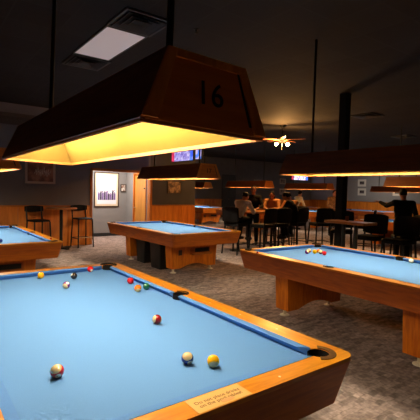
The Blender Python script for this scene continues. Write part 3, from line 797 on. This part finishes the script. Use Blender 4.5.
def crowd(t):
    pm = plain('purple_print', srgb(112, 84, 146), .6); dm = plain('dark_purple_print', srgb(58, 38, 80), .6)
    m = MB(); m.mi = 0
    rnd = random.Random(3)
    for k in range(9):
        x = -.27 + k * .068; z = -.34; h = .19 + .11 * rnd.random(); m.mi = k % 2
        m.box(x - .029, x + .029, -.0165, -.0142, z, z + h)
        c = (x, z + h + .022); m.prism([(c[0] + .018 * math.cos(a), c[1] + .022 * math.sin(a)) for a in [2 * PI * q / 10 for q in range(10)]], -.0165, -.0142, plane='xz')
        if k % 3 == 1: m.prism([(x, z + h - .04), (x + .07, z + h + .04), (x + .06, z + h + .055), (x - .01, z + h - .02)], -.0167, -.0143, plane='xz')
    m.build('printed_figures', [pm, dm], t)
    m = MB(); gm = plain('grey_print', srgb(150, 156, 170), .6)
    for a0 in (0, 1.3, 2.6, 3.9, 5.2): m.prism([(.02 + .045 * math.cos(a0), .25 + .06 * math.sin(a0)), (.02 + .07 * math.cos(a0 + .3), .25 + .09 * math.sin(a0 + .3)), (.02 + .045 * math.cos(a0 + .5), .25 + .06 * math.sin(a0 + .5))], -.0165, -.0142, plane='xz')
    m.build('printed_emblem', gm, t)
picture('framed_poster', 'large white poster of purple figures in a dark frame inside the alcove', (4.24, YAL, 1.535), 0, .84, 1.13, M['frame_dark'], plain('poster_paper', srgb(232, 232, 240), .6), .028, .06, extra=crowd, mount_mat=plain('cream_mount', srgb(226, 208, 178), .6))
picture('framed_picture', 'small tan print on the dark wall right of the door', (5.785, YB, 1.66), 0, .50, .385, M['frame_dark'], art('tan_print', srgb(86, 62, 46), srgb(176, 136, 98), 7), .012)
picture('framed_photo', 'small picture with a white centre right of the big poster in the alcove', (4.82, YAL, 1.60), 0, .19, .25, M['frame_dark'], art('small_photo', srgb(120, 80, 56), srgb(220, 210, 200), 9), .02)
MG = 'small framed pictures on the far right wall'
pa = art('small_dark_print', srgb(40, 32, 32), srgb(96, 84, 80), 9)
for y, z, lab in ((12.47, 2.35, 'upper of two stacked white framed pictures on the far right wall'), (12.45, 1.77, 'lower of two stacked white framed pictures on the far right wall'), (10.08, 1.80, 'single white framed picture left of the head of the person in black')):
    picture('framed_picture', lab, (XR, y, z), -PI / 2, .58, .46, M['mat_white'], pa, .03, .10, MG)
pb = art('warm_print', srgb(90, 70, 60), srgb(150, 130, 116), 6)
picture('framed_picture', 'upper small picture on the far wall left of the distant television', (19.5, YF, 2.36), 0, .56, .36, M['frame_silver'], pb, .04, group='pictures on the far wall')
picture('framed_picture', 'lower small picture on the far wall below the distant television', (19.5, YF, 1.66), 0, .54, .38, M['frame_silver'], pb, .05, group='pictures on the far wall')
picture('framed_picture', 'wide pale picture on the far wall above the standing person in black', (17.25, YF, 2.18), 0, .98, .5, M['frame_dark'], art('pale_print', srgb(120, 112, 108), srgb(170, 160, 152), 4), .03, group='pictures on the far wall')
def tv(label, loc, rz, w, h, mats, bands, rod=True):
    """faces local -y, bottom centre at the origin"""
    t = thing('television', label, 'television', loc, rz, 'televisions')
    bx('casing', (-w / 2, w / 2, -.01, .05, 0, h), M['blackmetal'], t, bevel=.004)
    o = None
    m = MB(); x = -w / 2 + .02
    for i, f in enumerate(bands):
        x1 = x + f * (w - .04); m.mi = i; m.box(x, x1, -.013, -.0101, .02, h - .02); x = x1
    m.build('screen', mats, t)
    if rod:
        m = MB(); m.tube([(0, .03, h * .5), (0, .07, h * .5 + .1), (0, .07, H - loc[2])], .02, 8); m.build('bracket', M['blackmetal'], t)
s_red = screen_mat('screen_red', [srgb(214, 60, 96), srgb(230, 110, 130), srgb(190, 40, 80)], 5, 1.0)
s_lav = screen_mat('screen_lavender', [srgb(170, 158, 220), srgb(140, 124, 204), srgb(206, 194, 236), srgb(112, 96, 178)], 16, .85)
s_blu = screen_mat('screen_blue', [srgb(70, 120, 225), srgb(60, 90, 215), srgb(190, 170, 220)], 6, 1.0)
s_mix = screen_mat('screen_white', [srgb(226, 214, 240), srgb(130, 150, 230), srgb(236, 130, 150), srgb(240, 236, 250)], 9, 1.3)
tv('lit television with lavender picture hanging above the lamp marked 17', (5.4, 7.36, 2.405), -PI / 2, 1.16, .66, [s_red, s_lav, s_blu], (.13, .75, .12))
tv('narrow blue screen hanging just right of the lavender television', (5.42, 6.56, 2.425), -PI / 2, .30, .62, [s_blu], (1,))
tv('distant small television glowing under the long lamp on the right', (21.2, YF - .05, 2.5), 0, 1.75, .95, [s_red, s_mix, s_blu], (.12, .74, .14), False)

# ------------------------------------------------------------------ people
def remesh(mb, name, mat, parent, voxel, smooth=4):
    o = mb.build(name, mat, None)
    r = o.modifiers.new('r', 'REMESH'); r.mode = 'VOXEL'; r.voxel_size = voxel
    s = o.modifiers.new('s', 'SMOOTH'); s.iterations = smooth; s.factor = .5
    dg = bpy.context.evaluated_depsgraph_get(); me = bpy.data.meshes.new_from_object(o.evaluated_get(dg))
    old = o.data; o.modifiers.clear(); o.data = me; bpy.data.meshes.remove(old)
    me.name = name
    for p in me.polygons: p.use_smooth = True
    if not me.materials: me.materials.append(mat)
    o.parent = parent
    return o
def V(*a): return Vector(a)
def hand(mb, wrist, dirn, palm_n, side, curl=.5):
    """palm with five fingers; dirn forward, palm_n out of the palm"""
    d = Vector(dirn).normalized(); n = Vector(palm_n); n = (n - d * n.dot(d)).normalized(); w = d.cross(n) * side
    base = Vector(wrist); kn = base + d * .085
    for k in (-1.1, -.35, .4, 1.1): mb.capsule(base + w * k * .010, kn + w * k * .024, .018, .014, 8)
    for k, ln in ((-1.1, .062), (-.35, .074), (.4, .080), (1.1, .070)):
        p = kn + w * k * .024; a = d
        for j, f in enumerate((.45, .32, .23)):
            ang = curl * (.5 + .55 * j); q = p + (d * math.cos(ang) + n * math.sin(ang)) * ln * f
            mb.capsule(p, q, .0105 - .001 * j, .0095 - .001 * j, 8); p = q
    p = base + d * .03 + w * .022; q = p + (d * .55 + w * .7 + n * .35).normalized() * .038; mb.capsule(p, q, .014, .012, 8); mb.capsule(q, q + (d * .9 + w * .2 + n * .4).normalized() * .032, .0115, .010, 8)
def person(label, loc, rz, J, shirt, pants, skin, hairm, hair='short', shoe=None, sleeves=True, sx=1.0, curl=.5):
    """J: joints in local space, +y is forward, z up. keys: pelvis chest neck head, sL eL wL (arm), hL kL aL (leg) and the R side"""
    t = thing('person', label, 'person', loc, rz)
    J = {k: Vector(v) for k, v in J.items()}
    pel, ch, nk, hd = J['pelvis'], J['chest'], J['neck'], J['head']
    up = (nk - pel).normalized()
    sh = (J['sR'] - J['sL']).normalized(); fw = up.cross(sh) * -1; fw = sh.cross(up) * -1 if False else up.cross(sh); 
    if fw.y < 0 and abs(fw.y) > .3: fw = -fw
    hf = J.get('face', fw); hf = Vector(hf).normalized()
    b = MB()
    def torso(mb, g):
        rot = Matrix((sh, sh.cross(up) if False else up.cross(sh), up)).transposed()
        mb.ellip(pel, .165 * sx + g, .115 + g, .12 + g, rot); mb.ellip(pel.lerp(ch, .5), .148 * sx + g, .10 + g, .17 + g, rot)
        mb.ellip(ch, .168 * sx + g, .112 + g, .18 + g, rot)
        for s in 'LR': mb.capsule(ch.lerp(nk, .65), J['s' + s], .07 + g, .058 + g)
    torso(b, 0); b.capsule(ch.lerp(nk, .6), nk, .07, .055); b.capsule(nk, hd - hf * .012, .054, .056)
    # head
    hz = Vector((0, 0, 1)); hz = (hd - nk).normalized(); hr = hf.cross(hz).normalized(); hf = hz.cross(hr).normalized()
    rot = Matrix((hr, hf, hz)).transposed()
    hc = hd + hz * .055
    b.ellip(hc, .074, .094, .105, rot); b.ellip(hc - hz * .055 + hf * .022, .058, .068, .065, rot)
    b.capsule(hc + hf * .086 - hz * .0, hc + hf * .108 - hz * .03, .010, .014, 8)
    for s in (-1, 1): b.ellip(hc + hr * .074 * s - hz * .015 - hf * .005, .013, .022, .032, rot)
    b.capsule(hc + hf * .082 - hz * .062 - hr * .02, hc + hf * .082 - hz * .062 + hr * .02, .009, .009, 8)
    for s in 'LR':
        b.capsule(J['s' + s], J['e' + s], .048, .039); b.capsule(J['e' + s], J['w' + s], .039, .026)
        fd = (J['w' + s] - J['e' + s]).normalized() if 'd' + s not in J else J['d' + s]
        hand(b, J['w' + s], fd, J.get('n' + s, Vector((0, 0, -1)) if abs(fd.z) < .8 else sh * (1 if s == 'L' else -1)), 1 if s == 'L' else -1, curl)
        b.capsule(J['h' + s], J['k' + s], .085, .056); b.capsule(J['k' + s], J['a' + s], .054, .036)
        f = J.get('f' + s, Vector((0, 1, 0))); b.capsule(J['a' + s] + V(0, 0, -.045), J['a' + s] + f * .15 + V(0, 0, -.06), .038, .03)
    body = remesh(b, 'body', skin, t, .009, 3)
    # clothes
    c = MB(); torso(c, .016); c.capsule(ch.lerp(nk, .6), nk.lerp(ch, .12), .075, .066)
    for s in 'LR':
        c.capsule(J['s' + s], J['e' + s], .064, .053)
        if sleeves: c.capsule(J['e' + s], J['e' + s].lerp(J['w' + s], .9), .053, .041)
    remesh(c, 'shirt', shirt, t, .014, 4)
    c = MB(); rot2 = Matrix((sh, up.cross(sh), up)).transposed(); c.ellip(pel - up * .03, .18 * sx, .132, .12, rot2)
    for s in 'LR':
        c.capsule(J['h' + s], J['k' + s], .101, .072); c.capsule(J['k' + s], J['k' + s].lerp(J['a' + s], .93), .070, .058)
    remesh(c, 'trousers', pants, t, .014, 4)
    for s in 'LR':
        f = J.get('f' + s, Vector((0, 1, 0))); c = MB(); c.capsule(J['a' + s] + V(0, 0, -.04) - f * .03, J['a' + s] + V(0, 0, -.035), .05, .05); c.capsule(J['a' + s] + V(0, 0, -.05), J['a' + s] + f * .155 + V(0, 0, -.062), .048, .040)
        remesh(c, 'shoe', shoe or M['blackmetal'], t, .012, 3)
    c = MB()
    c.ellip(hc + hz * .018 - hf * .02, .084, .094, .100, rot)
    if hair == 'long':
        c.ellip(hc - hz * .05 - hf * .055, .088, .062, .13, rot); c.ellip(nk - hf * .07 - up * .05, .095, .05, .15, rot)
    elif hair == 'bun':
        c.ellip(hc - hf * .105 + hz * .02, .04, .04, .04, rot)
    remesh(c, 'hair', hairm, t, .012, 2)
    # cut: hair ball must not cover the face
    for s in (-1, 1):
        c = MB(); c.ellip(hc + hf * .083 + hr * .03 * s + hz * .004, .011, .009, .007, rot, 10, 8); c.build('eye', M['eye'], t, 'all')
    return t
def stand(**k):
    J = dict(pelvis=(0, 0, .98), chest=(0, 0, 1.27), neck=(0, .01, 1.47), head=(0, .03, 1.56), sL=(-.185, 0, 1.41), sR=(.185, 0, 1.41), eL=(-.24, -.03, 1.12), eR=(.24, -.03, 1.12), wL=(-.25, .06, .88), wR=(.25, .06, .88),
             hL=(-.095, 0, .92), hR=(.095, 0, .92), kL=(-.11, .02, .50), kR=(.11, .02, .50), aL=(-.12, -.02, .105), aR=(.12, -.02, .105))
    J.update(k); return J
def sit(z=.78, lean=0.0, **k):
    a = lean; J = dict(pelvis=(0, 0, z + .12), chest=(0, .28 * math.sin(a) + .02, z + .12 + .28 * math.cos(a)), neck=(0, .50 * math.sin(a) + .03, z + .12 + .49 * math.cos(a)), head=(0, .58 * math.sin(a) + .06, z + .12 + .58 * math.cos(a)))
    c = Vector(J['chest']); n = Vector(J['neck']); s = n.lerp(c, .25)
    J.update(sL=(-.185, s.y, s.z), sR=(.185, s.y, s.z), eL=(-.23, s.y + .16, s.z - .24), eR=(.23, s.y + .16, s.z - .24), wL=(-.12, s.y + .38, z + .325), wR=(.12, s.y + .38, z + .325),
             hL=(-.10, .02, z + .09), hR=(.10, .02, z + .09), kL=(-.13, .40, z + .075), kR=(.13, .40, z + .075), aL=(-.13, .30, z - .36), aR=(.13, .30, z - .36))
    J.update(k); return J
dark = cloth_mat('black_cotton', (.005, .0045, .0045, 1)); denim = cloth_mat('dark_denim', (.008, .008, .010, 1))
grey = cloth_mat('light_grey_knit', srgb(224, 208, 196)); tan = cloth_mat('tan_knit', srgb(176, 124, 80)); cream = cloth_mat('cream_shirt', srgb(250, 226, 200)); brown = cloth_mat('brown_check', srgb(150, 112, 84), noise=.5)
# light grey top at the left end, leaning on the table (faces image right)
person('person in a light grey top leaning on the left end of the bar table', (5.74, 5.24, 0), math.radians(-76), sit(.78, .48, face=(.1, 1, -.05)), grey, denim, M['skin2'], M['hairblack'], 'bun', sx=.9)
# big standing person in black seen from behind
person('person in black standing behind the long bar table, tallest of the group', (7.32, 6.36, 0), math.radians(135), stand(pelvis=(0, 0, 1.0), head=(0, .05, 1.60), neck=(0, .02, 1.50), eL=(-.27, .10, 1.16), eR=(.27, .10, 1.16), wL=(-.17, .30, 1.12), wR=(.17, .30, 1.12)), dark, denim, M['skin2'], M['hairbrown'], sx=1.05)
person('black haired person in a tan top at the far right corner of the bar table', (8.02, 6.22, 0), math.radians(125), sit(.78, .30), tan, denim, M['skin2'], M['hairblack'], 'long', sx=.9)
person('person in a tan sweater leaning over the right end of the bar table', (8.06, 5.36, 0), math.radians(92), sit(.78, .42), tan, denim, M['skin2'], M['hairbrown'], sx=.95)
person('person in black sitting bent forward at the near right of the bar table', (7.40, 4.72, 0), math.radians(28), sit(.78, .40), dark, dark, M['skin2'], M['hairblack'])
person('person in a pale shirt and dark trousers leaning on a distant pool table', (12.46, 9.16, 0), math.radians(-100), stand(pelvis=(0, -.08, .98), chest=(0, .05, 1.24), neck=(0, .13, 1.43), head=(0, .17, 1.52), sL=(-.185, .10, 1.37), sR=(.185, .10, 1.37), eL=(-.25, .17, 1.09), eR=(.25, .19, 1.09), wL=(-.23, .36, .87), wR=(.22, .36, .87), dL=(0, 1, -.1), dR=(0, 1, -.1)), cream, denim, M['skin'], M['hairbrown'], curl=.15)
person('person in a brown checked shirt standing behind the left of the black column', (11.75, 6.72, 0), math.radians(150), stand(eL=(-.27, .08, 1.15), wL=(-.10, .24, 1.10), eR=(.27, .05, 1.14), wR=(.12, .25, 1.05)), brown, denim, M['skin2'], M['hairbrown'])
person('person dressed in black at the right reaching an arm to the left', (7.85, 2.05, 0), math.radians(-45), stand(sL=(-.185, .02, 1.42), eL=(-.29, .25, 1.34), wL=(-.38, .48, 1.42), dL=(-.6, .7, .3), eR=(.29, .06, 1.15), wR=(.30, .24, 1.03), head=(0, .05, 1.57), pelvis=(0, -.02, .98)), dark, dark, M['skin2'], M['hairblack'], sx=1.15)

# ------------------------------------------------------------------ lights
def area(name, loc, sx, sy, e, col, rot=(0, 0, 0)):
    ld = bpy.data.lights.new(name, 'AREA'); ld.shape = 'RECTANGLE'; ld.size = sx; ld.size_y = sy; ld.energy = e; ld.color = col
    o = bpy.data.objects.new(name, ld); COL.objects.link(o); o.location = loc; o.rotation_euler = rot; return o
t = thing('alcove_downlight', 'lit downlight in the ceiling of the alcove', 'ceiling light', (4.0, 9.2, 2.6))
m = MB(); m.lathe([(.09, 0), (.09, -.008)], (0, 0, 0), 24); m.build('lens', emit('downlight_lens', (1, .9, .75, 1), 6), t)
m = MB(); m.lathe([(.09, 0), (.11, 0), (.11, -.01), (.09, -.012)], (0, 0, 0), 24, cap=False); m.build('trim_ring', M['chrome'], t)
area('alcove_light', (4.0, 9.2, 2.57), .16, .16, 50, (1, .90, .80))
for s in (-1, 1):
    pl_ = bpy.data.lights.new('fan_light', 'POINT'); pl_.energy = 120; pl_.color = (1, .48, .14); pl_.shadow_soft_size = .06
    o = bpy.data.objects.new('fan_light', pl_); COL.objects.link(o); c = Vector((8.05, 5.96, H - .565)) + R * .17 * s; o.location = c + B * .07
for x, y in ((20.3, 10.6),):  # added light panel, unseen behind the long lamp, to brighten the far right wall
    t = thing('ceiling_troffer', 'added fill light panel on the far ceiling, brightening the right wall', 'ceiling light', (x, y, H))
    bx('diffuser', (-.3, .3, -.6, .6, -.012, 0), emit('added_fill_panel', (1, .92, .84, 1), 20), t)
    m = MB()
    for a in ((-.32, -.3, -.62, .62), (.3, .32, -.62, .62), (-.3, .3, -.62, -.6), (-.3, .3, .6, .62)): m.box(*a, -.016, 0)
    m.build('frame', M['vent'], t)
w = bpy.data.worlds.new('world'); scn.world = w; w.use_nodes = True
bg = w.node_tree.nodes['Background']; bg.inputs[0].default_value = (.55, .5, .5, 1); bg.inputs[1].default_value = .13

scn.view_settings.view_transform = 'Standard'; scn.view_settings.look = 'None'
scn.view_settings.exposure = .5; scn.view_settings.gamma = 1
scn.view_settings.use_curve_mapping = False
scn.cycles.use_denoising = True
scn.cycles.max_bounces = 6; scn.cycles.sample_clamp_indirect = 4
